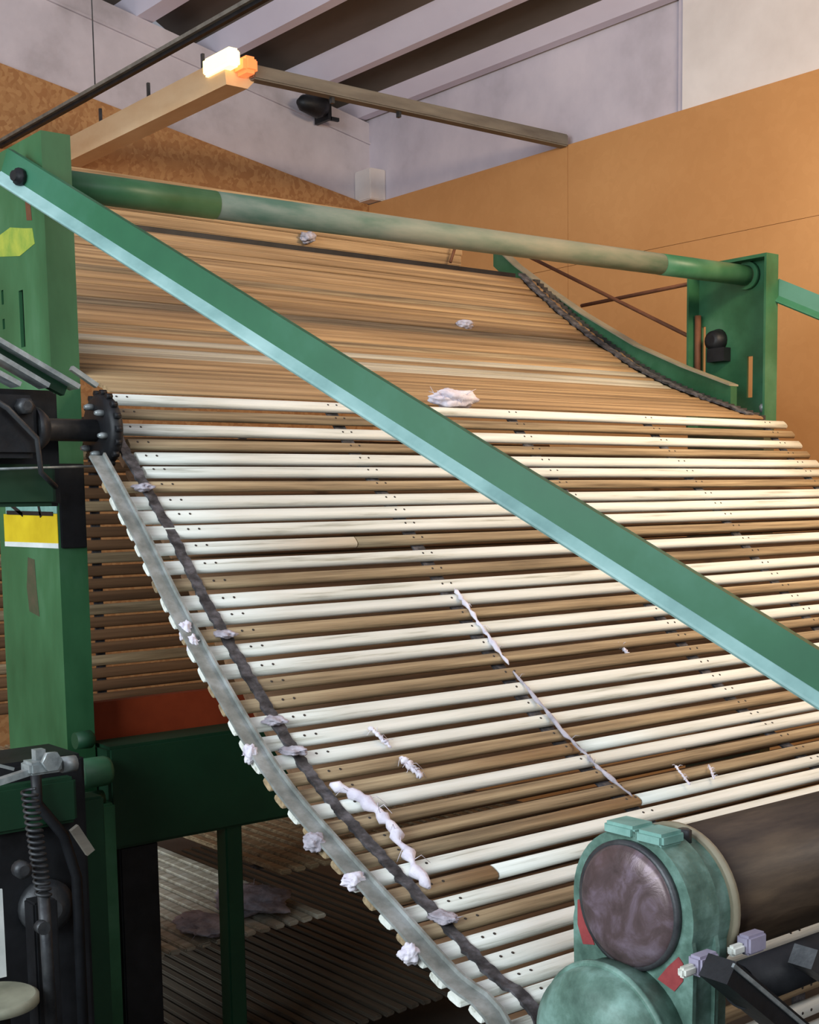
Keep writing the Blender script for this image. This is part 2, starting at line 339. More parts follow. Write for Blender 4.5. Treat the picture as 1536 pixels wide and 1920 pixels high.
bm = B(); tube(bm, [(4.085, 3.335, 2.08), (4.085, 3.335, 2.38)], 0.012, 8); on_post('adjuster_rod', bm, 'rust', PR, 'rusty adjusting rod')
bm = B(); lathe(bm, (4.07, 3.02, 2.0), (0, 0, 1), [(0, 0.012), (0.02, 0.016), (0.03, 0.01)], 8); on_post('bolt', bm, 'bright_metal', PR)

bm = B(); box(bm, (1.344, 3.05, 2.0), (1.348, 3.32, 2.3)); on_post('slot_shade', bm, 'black', lab='black sheet added as the shade inside the slots')  # added black sheet, makes the slots look shaded inside
bm = B(); box(bm, (1.337, 2.992, 1.60), (1.402, 2.999, 1.80), bev=0.002); on_post('cover_strip', bm, 'black', lab='black strip on the front flange')
# round tie tube, green where the dust was rubbed off
bm = B(); tube(bm, [(1.345, 3.12, 2.473), (4.108, 3.12, 2.500)], 0.0355, 28)
tb = obj('tie_tube', bm, 'tube', FR); tb['label'] = 'round dusty tube across the top'
for a, b, l in (((1.346, 3.12, 2.473), (1.86, 3.12, 2.478), 'clean green left end of the tube'), ((3.62, 3.12, 2.495), (4.085, 3.12, 2.4997), 'clean green right end of the tube')):
    bm = B(); tube(bm, [a, b], 0.0362, 28); c = obj('rubbed_sleeve', bm, 'green', FR); c['label'] = l
bm = B(); lathe(bm, (4.09, 3.12, 2.50), (1, 0, 0), [(0, 0.05), (0.02, 0.05)], 20); c = obj('tube_flange', bm, 'green', FR)

# diagonal brace: folded section, web towards the aisle, lower lip turned out
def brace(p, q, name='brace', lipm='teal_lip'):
    p = Vector(p); q = Vector(q); d = (q-p).normalized(); out = Vector((-d.y, d.x, 0)); out = -out if out.x > 0 else out
    out.normalize(); up = out.cross(d); up = -up if up.z < 0 else up
    sec = [(0.006, 0.040), (0.006, -0.016), (-0.004, -0.022), (-0.012, -0.018), (-0.012, 0.040)]
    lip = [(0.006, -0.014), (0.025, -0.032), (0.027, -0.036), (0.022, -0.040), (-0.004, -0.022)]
    bm = B(); loft(bm, [[P+out*a+up*b for a, b in sec] for P in (p, q)]); w_ = obj(name, bm, 'green_brace', FR, origin=p)
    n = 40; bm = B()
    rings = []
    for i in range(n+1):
        P = p.lerp(q, i/n); k = max(0.45, 1.0-0.66*i/n)  # lip narrows along the brace to fade its painted light
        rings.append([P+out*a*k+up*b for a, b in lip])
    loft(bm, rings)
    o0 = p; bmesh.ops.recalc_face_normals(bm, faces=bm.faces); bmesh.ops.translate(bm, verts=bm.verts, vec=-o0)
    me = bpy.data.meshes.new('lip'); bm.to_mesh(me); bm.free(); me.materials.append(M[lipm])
    l = bpy.data.objects.new('lip', me); COL.objects.link(l); l.parent = w_; l['label'] = 'folded lower lip'
    return w_, out, up
a0 = Vector((1.285, 3.10, 2.494)); a1 = Vector((1.80, 1.21, 1.406))
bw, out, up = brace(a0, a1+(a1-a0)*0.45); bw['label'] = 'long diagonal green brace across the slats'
bm = B(); pp = a0+(a1-a0)*0.035+out*0.012
lathe(bm, pp, out, [(-0.002, 0.02), (0.008, 0.02), (0.009, 0.012), (0.02, 0.012)], 10)
o0 = Vector(a0); bmesh.ops.translate(bm, verts=bm.verts, vec=-o0); me = bpy.data.meshes.new('bolt'); bm.to_mesh(me); bm.free(); me.materials.append(M['black'])
bo = bpy.data.objects.new('bolt', me); COL.objects.link(bo); bo.parent = bw
b1 = Vector((4.125, 3.02, 2.44)); dd = (a1-a0)
bw2, _, _ = brace(b1, b1+dd*0.5+Vector((0.12, 0, 0.05)), lipm='green_brace'); bw2['label'] = 'short visible brace at the far right post'

# cross beam, red plate, lower uprights
bm = B(); box(bm, (1.41, 2.94, 0.862), (4.04, 3.06, 1.118), bev=0.008); o = obj('cross_beam', bm, 'green_dark', FR); o['label'] = 'deep dark green box beam under the apron'
bm = B(); box(bm, (1.42, 3.10, 1.08), (4.04, 3.13, 1.205)); o = obj('red_plate', bm, 'orange', FR); o['label'] = 'orange red painted plate above the beam'
bm = B(); box(bm, (1.315, 2.90, 0), (1.405, 2.985, 0.99), bev=0.006); o = obj('lower_post', bm, 'green', FR); o['label'] = 'narrow green upright at lower left'
bm = B(); box(bm, (4.055, 3.005, 0), (4.115, 3.355, 1.95)); o = obj('lower_post', bm, 'stain', FR); o['label'] = 'lower half of the far right post, painted dark as shade'  # dark colour stands in for the shade behind the slats
bm = B(); box(bm, (1.735, 2.95, 0), (1.785, 3.0, 0.87), bev=0.004); o = obj('lower_post', bm, 'green_dark', FR); o['label'] = 'thin dark green upright'
bm = B(); box(bm, (1.44, 2.96, 0), (1.545, 3.05, 0.86), bev=0.004); o = obj('lower_post', bm, 'black', FR); o['label'] = 'black upright beside the green one'
bm = B(); lathe(bm, (1.318, 2.91, 1.07), (1, 0, 0), [(0, 0.032), (0.004, 0.036), (0.065, 0.036), (0.076, 0.032), (0.082, 0.02)], 20); o = obj('end_boss', bm, 'green', FR); o['label'] = 'round green boss on the post'
bm = B(); lathe(bm, (1.325, 2.94, 1.145), (1, 0, 0), [(0, 0.02), (0.04, 0.022), (0.048, 0.014)], 14); obj('bolt', bm, 'green_dark', FR)
bm = B(); lathe(bm, (1.345, 2.93, 1.00), (1, 0, 0), [(0, 0.02), (0.04, 0.02)], 14); obj('bolt', bm, 'green_dark', FR)
# curved side rail beyond the apron and thin cross rods
RAIL = [(4.30, 2.77), (4.168, 2.667), (3.98, 2.545), (3.785, 2.426), (3.505, 2.274), (3.27, 2.173), (3.05, 2.09)]
bm = B(); loft(bm, [[Vector((3.92, y, z)), Vector((3.955, y, z)), Vector((3.955, y, z-0.085)), Vector((3.92, y, z-0.085))] for y, z in RAIL]); o = obj('side_rail', bm, 'green', FR); o['label'] = 'curved green side rail of the upper apron'
bm = B(); loft(bm, [[Vector((3.912, y, z+0.006)), Vector((3.963, y, z+0.006)), Vector((3.963, y, z)), Vector((3.912, y, z))] for y, z in RAIL]); o = obj('rail_cap', bm, 'rim', FR)
bm = B(); tube(bm, [(4.3, 4.47, 2.785), (4.16, 3.40, 2.30)], 0.008, 8); o = obj('tie_rod', bm, 'rust', FR)
bm = B(); tube(bm, [(4.3, 4.15, 2.532), (4.16, 3.37, 2.52)], 0.008, 8); o = obj('tie_rod', bm, 'rust', FR)

# ------------------------------------------------------------------ slat aprons
def spline(pts, n=400):
    out = []
    P = [Vector((0, a, b)) for a, b in pts]; P = [P[0]*2-P[1]]+P+[P[-1]*2-P[-2]]
    for i in range(1, len(P)-2):
        for k in range(30):
            t = k/30; a, b, c, d = P[i-1], P[i], P[i+1], P[i+2]
            out.append(0.5*((2*b)+(c-a)*t+(2*a-5*b+4*c-d)*t*t+(-a+3*b-3*c+d)*t**3))
    out.append(P[-2]); return out
class Path:
    def __init__(s, pts):
        s.p = spline(pts); s.l = [0]
        for a, b in zip(s.p[:-1], s.p[1:]): s.l.append(s.l[-1]+(b-a).length)
    def at(s, d):
        if d <= 0: i = 0
        elif d >= s.l[-1]: i = len(s.p)-2
        else:
            i = max(k for k in range(len(s.l)-1) if s.l[k] <= d)
        seg = s.l[i+1]-s.l[i]; t = (d-s.l[i])/seg
        p = s.p[i].lerp(s.p[i+1], t)
        a = s.p[max(0, i-8)]; b = s.p[min(len(s.p)-1, i+9)]
        return p, (b-a).normalized()
FRONT = Path([(2.781, 1.938), (2.668, 1.816), (2.57, 1.727), (2.463, 1.627), (2.345, 1.507), (2.235, 1.408), (2.10, 1.292), (1.961, 1.189), (1.80, 1.105), (1.649, 1.034), (1.50, .964), (1.425, .945), (1.385, .91), (1.368, .86), (1.365, .78), (1.365, .5), (1.365, .3)])
PITCH_S = 0.0472
def slat_mesh(x0, x1, h, t_, mid, split=None, rivets=True, seam=(), wob=0.0):
    """rounded slat lying along X; local Y = along the apron, local Z = outward. split=(x, index) changes the board there"""
    bm = B(); sec = [(-.5, -.35), (-.5, .1), (-.38, .42), (-.15, .5), (.15, .5), (.38, .42), (.5, .1), (.5, -.35), (.3, -.5), (-.3, -.5)]
    def run(a, b, mi):
        n = max(2, int((b-a)/0.25)); rings = []
        for i in range(n+1):
            x = a+(b-a)*i/n; dy = random.uniform(-wob, wob); k = 1+random.uniform(-.05, .05)
            rings.append([Vector((x, u*h*k+dy, v*t_)) for u, v in sec])
        R = loft(bm, rings, mi, smooth=True)
    if split: run(x0, split[0]-0.003, mid[0]); run(split[0], x1, mid[1])
    else: run(x0, x1, mid[0])
    if rivets:
        for x in rivets:
            for dx in (0, 0.026):
                lathe(bm, (x+dx, 0, t_*.5-.0005), (0, 0, 1), [(0, 0.0030), (0.0012, 0.0028), (0.0016, 0.0015)], 7, 2)
    bmesh.ops.recalc_face_normals(bm, faces=bm.faces)
    me = bpy.data.meshes.new('slat'); bm.to_mesh(me); bm.free()
    return me
def put_slat(me, mats, p, tan, parent, label=None, name='slat', tilt=0.0):
    nrm = Vector((0, -tan.z, tan.y)) if tan.y > 0 else Vector((0, tan.z, -tan.y))
    o = bpy.data.objects.new(name, me)
    yv = nrm.cross(Vector((1, 0, 0)))
    R = Matrix(((1, yv.x, nrm.x), (0, yv.y, nrm.y), (0, yv.z, nrm.z))).to_4x4()
    o.matrix_local = Matrix.Translation(p-Vector(parent.location)) @ R @ Matrix.Rotation(tilt, 4, 'X')
    COL.objects.link(o); o.parent = parent
    if label: o['label'] = label
    return o
def mesh_with(me, mats):
    for m in mats: me.materials.append(M[m])
    return me

FA = thing('slat_apron', 'front slat apron of cream and brown wooden slats sloping down towards the viewer', 'slat conveyor', (2.5, 2.1, 1.3))
ox = 2.5
XS = [1.385-ox, 1.965-ox, 2.585-ox, 3.155-ox, 3.75-ox]
kinds = 'WBWBWWBWWWPWBWWBWWBBWWWBMWBBMWHWBWWWWWWBWWWWWBWWB'
PROTO = {}
def proto(k, left):
    key = (k, left)
    if key in PROTO: return PROTO[key]
    a = (1.254 if left else 1.364)-ox; b = 3.864-ox
    if k == 'W': me = mesh_with(slat_mesh(a, b, .031, .016, (0,), None, XS), ['cream', 'cream', 'rivet'])
    elif k == 'B': me = mesh_with(slat_mesh(a, b, .027, .015, (0,), None, XS, wob=.0008), ['brown', 'brown', 'rivet'])
    elif k == 'P': me = mesh_with(slat_mesh(a, b, .028, .015, (0, 1), (1.80-ox, 1), XS), ['cream', 'brown', 'rivet'])
    elif k == 'M': me = mesh_with(slat_mesh(a, b, .029, .015, (0, 1), (2.0-ox, 1), XS), ['brown', 'cream', 'rivet'])
    elif k == 'H': me = mesh_with(slat_mesh(a, b, .030, .015, (0, 1), (1.53-ox, 1), XS), ['brown', 'cream', 'rivet'])
    PROTO[key] = me; return me
LB = dict(W='cream painted slat', B='bare brown wood slat', P='slat cream at left and brown beyond', M='slat brown at left and cream beyond', H='slat with a short brown left end')
for k in range(49):
    d = k*PITCH_S
    if d > FRONT.l[-1]: break
    p, tn = FRONT.at(d); kd = kinds[k]
    p = Vector((ox, p.y, p.z))+Vector((0, random.uniform(-.002, .002), random.uniform(-.002, .002)))
    put_slat(proto(kd, k >= 6), None, p, tn, FA, LB[kd], tilt=random.uniform(-.12, .12))
# return run of the same apron underneath
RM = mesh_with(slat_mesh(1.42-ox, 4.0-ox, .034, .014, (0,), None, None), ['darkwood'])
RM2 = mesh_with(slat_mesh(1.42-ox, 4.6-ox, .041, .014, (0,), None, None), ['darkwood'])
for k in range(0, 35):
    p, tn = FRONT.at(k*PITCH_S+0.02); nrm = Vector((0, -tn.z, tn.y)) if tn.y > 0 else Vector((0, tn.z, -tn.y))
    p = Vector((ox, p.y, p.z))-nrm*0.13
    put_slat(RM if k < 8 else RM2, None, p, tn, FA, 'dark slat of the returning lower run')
def ribbon(path, d0, d1, x0, x1, off, th, n=60, jit=0.0):
    bm = B(); rings = []
    for i in range(n+1):
        p, tn = path.at(d0+(d1-d0)*i/n); nrm = Vector((0, -tn.z, tn.y)) if tn.y > 0 else Vector((0, tn.z, -tn.y))
        a = off+random.uniform(0, jit); j = random.uniform(-jit, jit); j2 = random.uniform(-jit, jit)
        q = Vector((0, p.y, p.z))
        rings.append([q+nrm*a+Vector((x0+j, 0, 0)), q+nrm*(a+th)+Vector((x0+j, 0, 0)), q+nrm*(a+th)+Vector((x1+j2, 0, 0)), q+nrm*a+Vector((x1+j2, 0, 0))])
    loft(bm, rings); return bm
END = FRONT.l[-1]
o = obj('strap', ribbon(FRONT, 0.12, END, 1.331, 1.354, 0.004, 0.006, 220, 0.0022), 'leather', FA); o['label'] = 'linty grey strap along the left slat ends'
for x in (1.98, 2.6, 3.17, 3.77):
    o = obj('strap', ribbon(FRONT, 0.0, END, x-0.017, x+0.017, -0.014, 0.005, 60), 'leather', FA); o['label'] = 'leather strap under the slats'
# steel edge guide
t = thing('edge_guide', 'curved grey steel guide strip along the left edge of the apron', 'guide strip', (1.27, 2.0, 1.3))
obj('strip', ribbon(FRONT, 0.20, END, 1.247, 1.281, 0.012, 0.005, 80, 0.0006), 'steel', t)
o = obj('upstand', ribbon(FRONT, 0.20, END, 1.276, 1.281, 0.0175, 0.008, 80), 'steel', t)

# upper apron, receding
UA = thing('slat_apron', 'upper slat apron of close tan wooden slats rising towards the back', 'slat conveyor', (2.5, 3.5, 2.2))
UP = Path([(2.895, 1.968), (2.938, 1.985), (3.198, 2.077), (3.428, 2.182), (3.703, 2.349), (3.908, 2.497), (4.031, 2.597)])
UM = {}
for key, mm in (('T', 'tan'), ('G', 'greywood'), ('B', 'brown')):
    UM[key] = mesh_with(slat_mesh(1.42-ox, 3.875-ox, .043, .011, (0,), None, None, wob=.0006), [mm])
nu = int(UP.l[-1]/0.0455)
upk = 'TTTTTTTTGGTGTBTTTBTTTTBTTTTTTTTTTT'
for k in range(nu+1):
    p, tn = UP.at(k*0.0455)
    kd = upk[k]
    put_slat(UM[kd], None, Vector((ox, p.y, p.z+random.uniform(-.0025, .0025))), tn, UA, {'T': 'tan wooden slat', 'G': 'bleached grey slat', 'B': 'darker brown slat'}[kd], tilt=random.uniform(-.16, .16))
o = obj('strap', ribbon(UP, 0, UP.l[-1], 3.80, 3.84, 0.006, 0.006, 120, 0.004), 'leather', UA); o['label'] = 'frayed grey strap at the right edge'
bm = B()
for k in range(46):
    p, tn = UP.at(k*UP.l[-1]/46); box(bm, (3.873, p.y-0.008, p.z-0.012), (3.905, p.y+0.008, p.z+0.008))
o = obj('chain', bm, 'dark_metal', UA); o['label'] = 'dark drive chain along the right slat ends'
# board across the top end
t = thing('cross_board', 'tan wooden board across the top end of the upper apron', 'board', (2.8, 4.12, 2.66))
bm = B(); box(bm, (1.42, 4.12, 2.628), (3.585, 4.14, 2.668), bev=0.003); box(bm, (1.42, 4.13, 2.672), (3.60, 4.15, 2.725), bev=0.003); box(bm, (1.42, 4.14, 2.729), (3.60, 4.155, 2.79), bev=0.003); obj('board', bm, 'tan', t)
bm = B(); box(bm, (1.42, 4.10, 2.58), (3.86, 4.12, 2.622)); o = obj('gap_shade', bm, 'black', t)  # added black bar, stands in for the dark gap below the boards
bm = B(); tube(bm, [(3.50, 4.09, 2.63), (3.53, 4.09, 2.70)], 0.006, 8); obj('hook', bm, 'rust', t)

# rear apron seen behind the left post
RA = thing('slat_apron', 'rear upright slat apron of dark brown slats behind the left post', 'slat conveyor', (2.5, 3.9, 1.5))
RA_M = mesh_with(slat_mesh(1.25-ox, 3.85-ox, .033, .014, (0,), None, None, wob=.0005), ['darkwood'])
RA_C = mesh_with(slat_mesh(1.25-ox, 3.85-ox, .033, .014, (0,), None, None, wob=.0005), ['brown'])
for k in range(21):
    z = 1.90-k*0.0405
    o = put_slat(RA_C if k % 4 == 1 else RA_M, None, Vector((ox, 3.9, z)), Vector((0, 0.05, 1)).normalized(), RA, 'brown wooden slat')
for x in (1.85, 2.4): bm = B(); box(bm, (x, 3.912, 1.0), (x+0.03, 3.92, 1.92)); obj('strap', bm, 'leather', RA)

# lower cross aprons under the machine: slats run along Y
def low_apron(label, x0, n, pitch, y0, y1, z, wmat, slope=0.0, loc=None):
    R_ = thing('slat_apron', label, 'slat conveyor', (x0, (y0+y1)/2, z))
    bm = B(); box(bm, (-.017, -(y1-y0)/2, -.007), (.017, (y1-y0)/2, .007), bev=.004)
    bmesh.ops.recalc_face_normals(bm, faces=bm.faces); me = bpy.data.meshes.new('slat'); bm.to_mesh(me); bm.free(); me.materials.append(M[wmat])
    for k in range(n):
        o = bpy.data.objects.new('slat', me); COL.objects.link(o); o.parent = R_; o.location = (k*pitch, 0, k*pitch*slope); o.rotation_euler = (0, random.uniform(-.1, .1), 0)
    for y in (y0+0.15, y1-0.15): bm = B(); bar(bm, (x0-0.02, y, z-0.014), (x0+n*pitch, y, z-0.014+n*pitch*slope), 0.04, 0.005); obj('strap', bm, 'leather', R_)
    return R_
low_apron('low cream slat apron glimpsed between the uprights', 1.62, 12, 0.048, 3.12, 5.2, 0.50, 'greywood')
low_apron('low brown slat apron above the cream one', 2.02, 22, 0.048, 3.10, 5.6, 0.66, 'brown')
low_apron('lowest dark slat apron near the floor', 1.50, 34, 0.048, 3.08, 5.2, 0.16, 'dim')

# ------------------------------------------------------------------ roller and gear housing, lower right
RY, RZ = 1.35, 1.067
t = thing('roller', 'large worn dark brown steel roller across the lower right', 'roller', (1.62, RY, RZ))
bm = B(); tube(bm, [(1.625, RY, RZ), (4.0, RY, RZ)], 0.108, 56); obj('drum', bm, 'roller', t)
bm = B(); tube(bm, [(1.585, RY, RZ), (1.63, RY, RZ)], 0.03, 20); obj('journal', bm, 'dark_metal', t)

G = thing('gear_housing', 'chipped teal gear housing with a round dark cover at the end of the roller', 'gearbox', (1.55, RY, 0.6))
SCL = 0.889
def pull(o):
    c0 = Vector((0, 0, 1.7)); o.location = c0+(Vector(o.location)-c0)*SCL; o.scale = (SCL,)*3
def stadium(cy, cz, r, zb, wb, n=28):
    pts = [(cy+wb, zb)]
    for i in range(n+1):
        a = -0.35+(math.pi+0.7)*i/n; pts.append((cy+r*math.cos(a), cz+r*math.sin(a)))
    pts.append((cy-wb, zb)); return pts
bm = B(); prism(bm, stadium(RY, 1.072, 0.122, -0.212, 0.108), 'X', 1.505, 1.565)
bmesh.ops.bevel(bm, geom=[e for e in bm.edges if abs(e.verts[0].co.x-e.verts[1].co.x) < 1e-5], offset=0.008, segments=2, affect='EDGES')
obj('body', bm, 'teal', G)
bm = B(); prism(bm, stadium(RY, 1.068, 0.112, -0.212, 0.095), 'X', 1.566, 1.604)
obj('rear_casing', bm, 'teal', G)
bm = B(); lathe(bm, (1.604, RY, RZ), (1, 0, 0), [(0, 0.118), (0.004, 0.122), (0.012, 0.122), (0.016, 0.116)], 48); o = obj('rim', bm, 'rim', G); o['label'] = 'pale beige rim against the roller'
bm = B(); lathe(bm, (1.482, RY, 1.078), (1, 0, 0), [(0.0, 0.0), (0.002, 0.06), (0.006, 0.086), (0.012, 0.094), (0.024, 0.097)], 48); o = obj('cover', bm, 'glass_disc', G); o['label'] = 'round greasy dark cover'
bm = B(); lathe(bm, (1.494, RY, 1.078), (1, 0, 0), [(0, 0.096), (0.002, 0.101), (0.012, 0.101)], 48); o = obj('cover_ring', bm, 'dark_metal', G)
bm = B(); box(bm, (1.50, 1.342, 1.180), (1.555, 1.405, 1.201), bev=0.005); box(bm, (1.50, 1.285, 1.178), (1.555, 1.339, 1.199), bev=0.005); o = obj('top_clamp', bm, 'teal_light', G); o['label'] = 'light teal split clamp'
bm = B(); lathe(bm, (1.575, 1.305, 1.172), (0, 0, 1), [(0, 0.012), (0.02, 0.012), (0.022, 0.008)], 6); obj('bolt', bm, 'dark_metal', G)
bm = B(); prism(bm, [(1.246, 0.985), (1.262, 0.965), (1.295, 0.975), (1.275, 1.0), (1.255, 1.02), (1.246, 1.012)], 'X', 1.5035, 1.5055); o = obj('red_patch', bm, 'red', G); o['label'] = 'red paint patch right of the cover'
bm = B(); prism(bm, [(1.450, 0.99), (1.425, 0.995), (1.438, 1.02), (1.452, 1.065), (1.462, 1.06), (1.462, 1.02)], 'X', 1.5035, 1.5055); o = obj('red_patch', bm, 'red', G); o['label'] = 'red paint patch left of the cover'
bm = B(); lathe(bm, (1.40, 1.36, 0.86), (1, 0, 0), [(0, 0.0), (0.003, 0.07), (0.012, 0.10), (0.03, 0.122), (0.06, 0.128), (0.105, 0.128)], 48); o = obj('lower_dome', bm, 'teal', G); o['label'] = 'rounded lower casing'
bm = B(); lathe(bm, (1.452, 1.36, 0.86), (1, 0, 0), [(0, 0.130), (0.003, 0.134), (0.008, 0.134), (0.011, 0.130)], 48); obj('dome_seam', bm, 'teal', G)

t = thing('take_up_bracket', 'dark steel bracket arm below the roller in the bottom right corner', 'bracket', (1.6, 1.12, 0.9))
bm = B(); bar(bm, (1.475, 1.16, 1.035), (1.70, 1.16, 0.86), 0.05, 0.035, (0, 0, 1)); obj('arm', bm, 'black', t)
bm = B(); bar(bm, (1.475, 1.133, 1.047), (1.70, 1.133, 0.872), 0.004, 0.006, (0, 0, 1)); obj('worn_edge', bm, 'bright_metal', t)
bm = B(); tube(bm, [(1.55, 1.18, 0.985), (2.1, 1.18, 0.985)], 0.034, 20); obj('shaft', bm, 'black', t)
bm = B(); bar(bm, (1.62, 1.12, 1.03), (1.78, 1.12, 0.93), 0.04, 0.03); obj('arm', bm, 'dark_metal', t)
for i, (x, z) in enumerate(((1.487, 1.062), (1.60, 1.068))):
    tt = thing('clamp_block', ('lilac block with a cream tip nearest the gear housing', 'lilac block with a cream tip nearer the right edge')[i], 'clamp', (x, 1.2, z-0.03))
    bm = B(); box(bm, (x, 1.20, z-0.056), (x+0.045, 1.225, z-0.026), bev=0.004); obj('block', bm, 'lilac', tt)
    bm = B(); box(bm, (x-0.03, 1.205, z-0.052), (x, 1.22, z-0.036), bev=0.004); obj('tip', bm, 'cream', tt)

for o in [x for x in bpy.data.objects if x.parent is None and x.name.split('.')[0] in ('roller', 'gear_housing', 'take_up_bracket', 'clamp_block')]:
    pull(o)

# ------------------------------------------------------------------ drive gear at the left
t = thing('sprocket', 'black drive sprocket at the left end of the top slat', 'sprocket', (1.318, 2.71, 1.862))
bm = B(); lathe(bm, (1.300, 2.712, 1.862), (1, 0, 0), [(0, 0.02), (0.002, 0.066), (0.008, 0.078), (0.022, 0.080), (0.030, 0.074), (0.032, 0.02)], 40)
for i in range(18):
    a = i*math.pi/9; c_ = Vector((1.315, 2.712+0.082*math.cos(a), 1.862+0.082*math.sin(a)))
    lathe(bm, c_, (1, 0, 0), [(-0.007, 0.007), (0.007, 0.007)], 6)
obj('wheel', bm, 'black', t)
bm = B(); tube(bm, [(0.95, 2.712, 1.862), (1.30, 2.712, 1.862)], 0.024, 20); obj('shaft', bm, 'dark_metal', t)
for a in (0.3, 1.35, 2.4, 3.4, 4.5, 5.5):
    bm = B(); lathe(bm, (1.286, 2.712+0.052*math.cos(a), 1.862+0.052*math.sin(a)), (1, 0, 0), [(-0.004, 0.004), (0.004, 0.007), (0.016, 0.007)], 8)
    obj('bolt', bm, 'bright_metal', t)
t = thing('bearing_block', 'black bearing block with finned top beside the left post', 'bearing', (1.1, 2.72, 1.78))
bm = B(); box(bm, (0.98, 2.67, 1.80), (1.155, 2.76, 1.93), bev=0.012); obj('block', bm, 'black', t)
bm = B(); box(bm, (0.98, 2.775, 1.70), (1.245, 2.80, 1.95), bev=0.006); obj('back_plate', bm, 'black', t)
bm = B(); lathe(bm, (1.156, 2.712, 1.862), (1, 0, 0), [(0, 0.05), (0.015, 0.045), (0.03, 0.032)], 24); obj('boss', bm, 'dark_metal', t)
bm = B(); lathe(bm, (1.12, 2.655, 1.905), (0, -1, 0), [(-.02, 0.018), (0.01, 0.018), (0.013, 0.01)], 6); obj('bolt', bm, 'dark_metal', t)
bm = B(); tube(bm, [(1.0, 2.66, 1.95), (1.08, 2.65, 1.90), (1.14, 2.65, 1.84), (1.15, 2.66, 1.77), (1.19, 2.68, 1.74)], 0.006, 8); obj('hose', bm, 'dark_metal', t)
bm = B(); tube(bm, [(0.98, 2.67, 1.775), (1.30, 2.69, 1.785)], 0.003, 6); obj('wire', bm, 'bright_metal', t)
for i, (p, q) in enumerate((((1.02, 2.70, 2.07), (1.252, 2.70, 1.951)), ((1.02, 2.70, 2.037), (1.184, 2.70, 1.951)), ((1.02, 2.70, 2.0), (1.122, 2.70, 1.951)))):
    bm = B(); bar(bm, p, q, 0.05, 0.010, (0, 0, 1)); obj('guard_fin', bm, 'bright_metal', t)
bm = B(); bar(bm, (1.245, 2.70, 1.992), (1.302, 2.70, 1.957), 0.014, 0.010); obj('pawl', bm, 'bright_metal', t)
bm = B(); box(bm, (1.0, 2.74, 1.70), (1.22, 2.79, 1.79), bev=0.01); obj('base', bm, 'green_dark', t)
bm = B(); bar(bm, (1.02, 2.715, 2.045), (1.235, 2.715, 1.948), 0.02, 0.03); obj('fin_backing', bm, 'green_dark', t)

t = thing('drive_cabinet', 'black drive gear casing at the bottom left in front of the post', 'machine casing', (1.1, 2.8, 0))
bm = B(); box(bm, (0.85, 2.70, 0.0), (1.24, 2.88, 1.16), bev=0.01); obj('casing', bm, 'black', t)
bm = B(); box(bm, (1.245, 2.74, 0.0), (1.30, 2.80, 1.05), bev=0.005); obj('side_bar', bm, 'green_dark', t)
bm = B(); tube(bm, [(1.19, 2.66, 0.3), (1.19, 2.66, 0.9), (1.16, 2.65, 1.0), (1.10, 2.64, 1.08), (1.10, 2.64, 1.15)], 0.012, 10); obj('hose', bm, 'black', t)
bm = B(); lathe(bm, (1.13, 2.70, 0.84), (0, -1, 0), [(0, 0.06), (0.02, 0.06), (0.03, 0.045), (0.05, 0.02)], 24); obj('hub', bm, 'dark_metal', t)
bm = B(); box(bm, (1.0, 2.66, 1.02), (1.20, 2.70, 1.12), bev=0.008); obj('cover_plate', bm, 'green_dark', t)
bm = B(); bar(bm, (1.17, 2.62, 1.02), (1.205, 2.62, 0.96), 0.012, 0.02); obj('tab', bm, 'trunk', t)
t = thing('lever', 'pale metal lever and clevis joint on top of the black casing', 'lever', (1.06, 2.45, 1.2))
bm = B(); bar(bm, (0.86, 2.42, 1.172), (0.998, 2.42, 1.196), 0.018, 0.012); obj('rod', bm, 'bright_metal', t)
bm = B(); bar(bm, (0.86, 2.42, 1.245), (0.965, 2.42, 1.205), 0.006, 0.006); obj('wire', bm, 'bright_metal', t)
bm = B(); box(bm, (0.99, 2.40, 1.19), (1.055, 2.45, 1.215), bev=0.005); lathe(bm, (1.03, 2.40, 1.215), (0, -1, 0), [(0, 0.02), (0.012, 0.02)], 6); lathe(bm, (1.07, 2.42, 1.20), (1, 0, 0), [(-.01, 0.016), (0.02, 0.016)], 10); box(bm, (1.01, 2.42, 1.21), (1.03, 2.44, 1.235))
obj('clevis', bm, 'bright_metal', t)
t = thing('spring', 'dark coil spring hanging below the lever', 'spring', (1.0, 2.4, 1.0))
bm = B(); pts = []
for i in range(14*18+1):
    a = i/14*2*math.pi; s = i/(14*18); c_ = Vector((0.985, 2.40, 1.165)).lerp(Vector((1.004, 2.40, 0.955)), s)
    pts.append(c_+Vector((math.cos(a)*0.014, math.sin(a)*0.014, 0)))
tube(bm, pts, 0.0032, 6); obj('coil', bm, 'dark_metal', t)
bm = B(); tube(bm, [(1.004, 2.40, 0.96), (1.008, 2.40, 0.70)], 0.012, 10); lathe(bm, (0.955, 2.39, 1.02), (0, -1, 0), [(0, 0.017), (0.02, 0.017), (0.024, 0.01)], 12); lathe(bm, (0.99, 2.39, 0.90), (0, -1, 0), [(0, 0.013), (0.02, 0.013)], 12)
obj('anchor', bm, 'dark_metal', t)
t = thing('black_upright', 'black steel upright beside the coil spring', 'post', (1.02, 2.44, 0))
bm = B(); box(bm, (1.0, 2.44, 0), (1.05, 2.49, 0.93), bev=0.004); obj('column', bm, 'black', t)
t = thing('turntable', 'beige round disc at the bottom left edge', 'disc', (0.90, 2.42, 0.76))
bm = B(); lathe(bm, (0.895, 2.40, 0.76), (0, 0, 1), [(0, 0.075), (0.004, 0.085), (0.018, 0.085), (0.022, 0.078)], 40); obj('plate', bm, 'disc_beige', t)
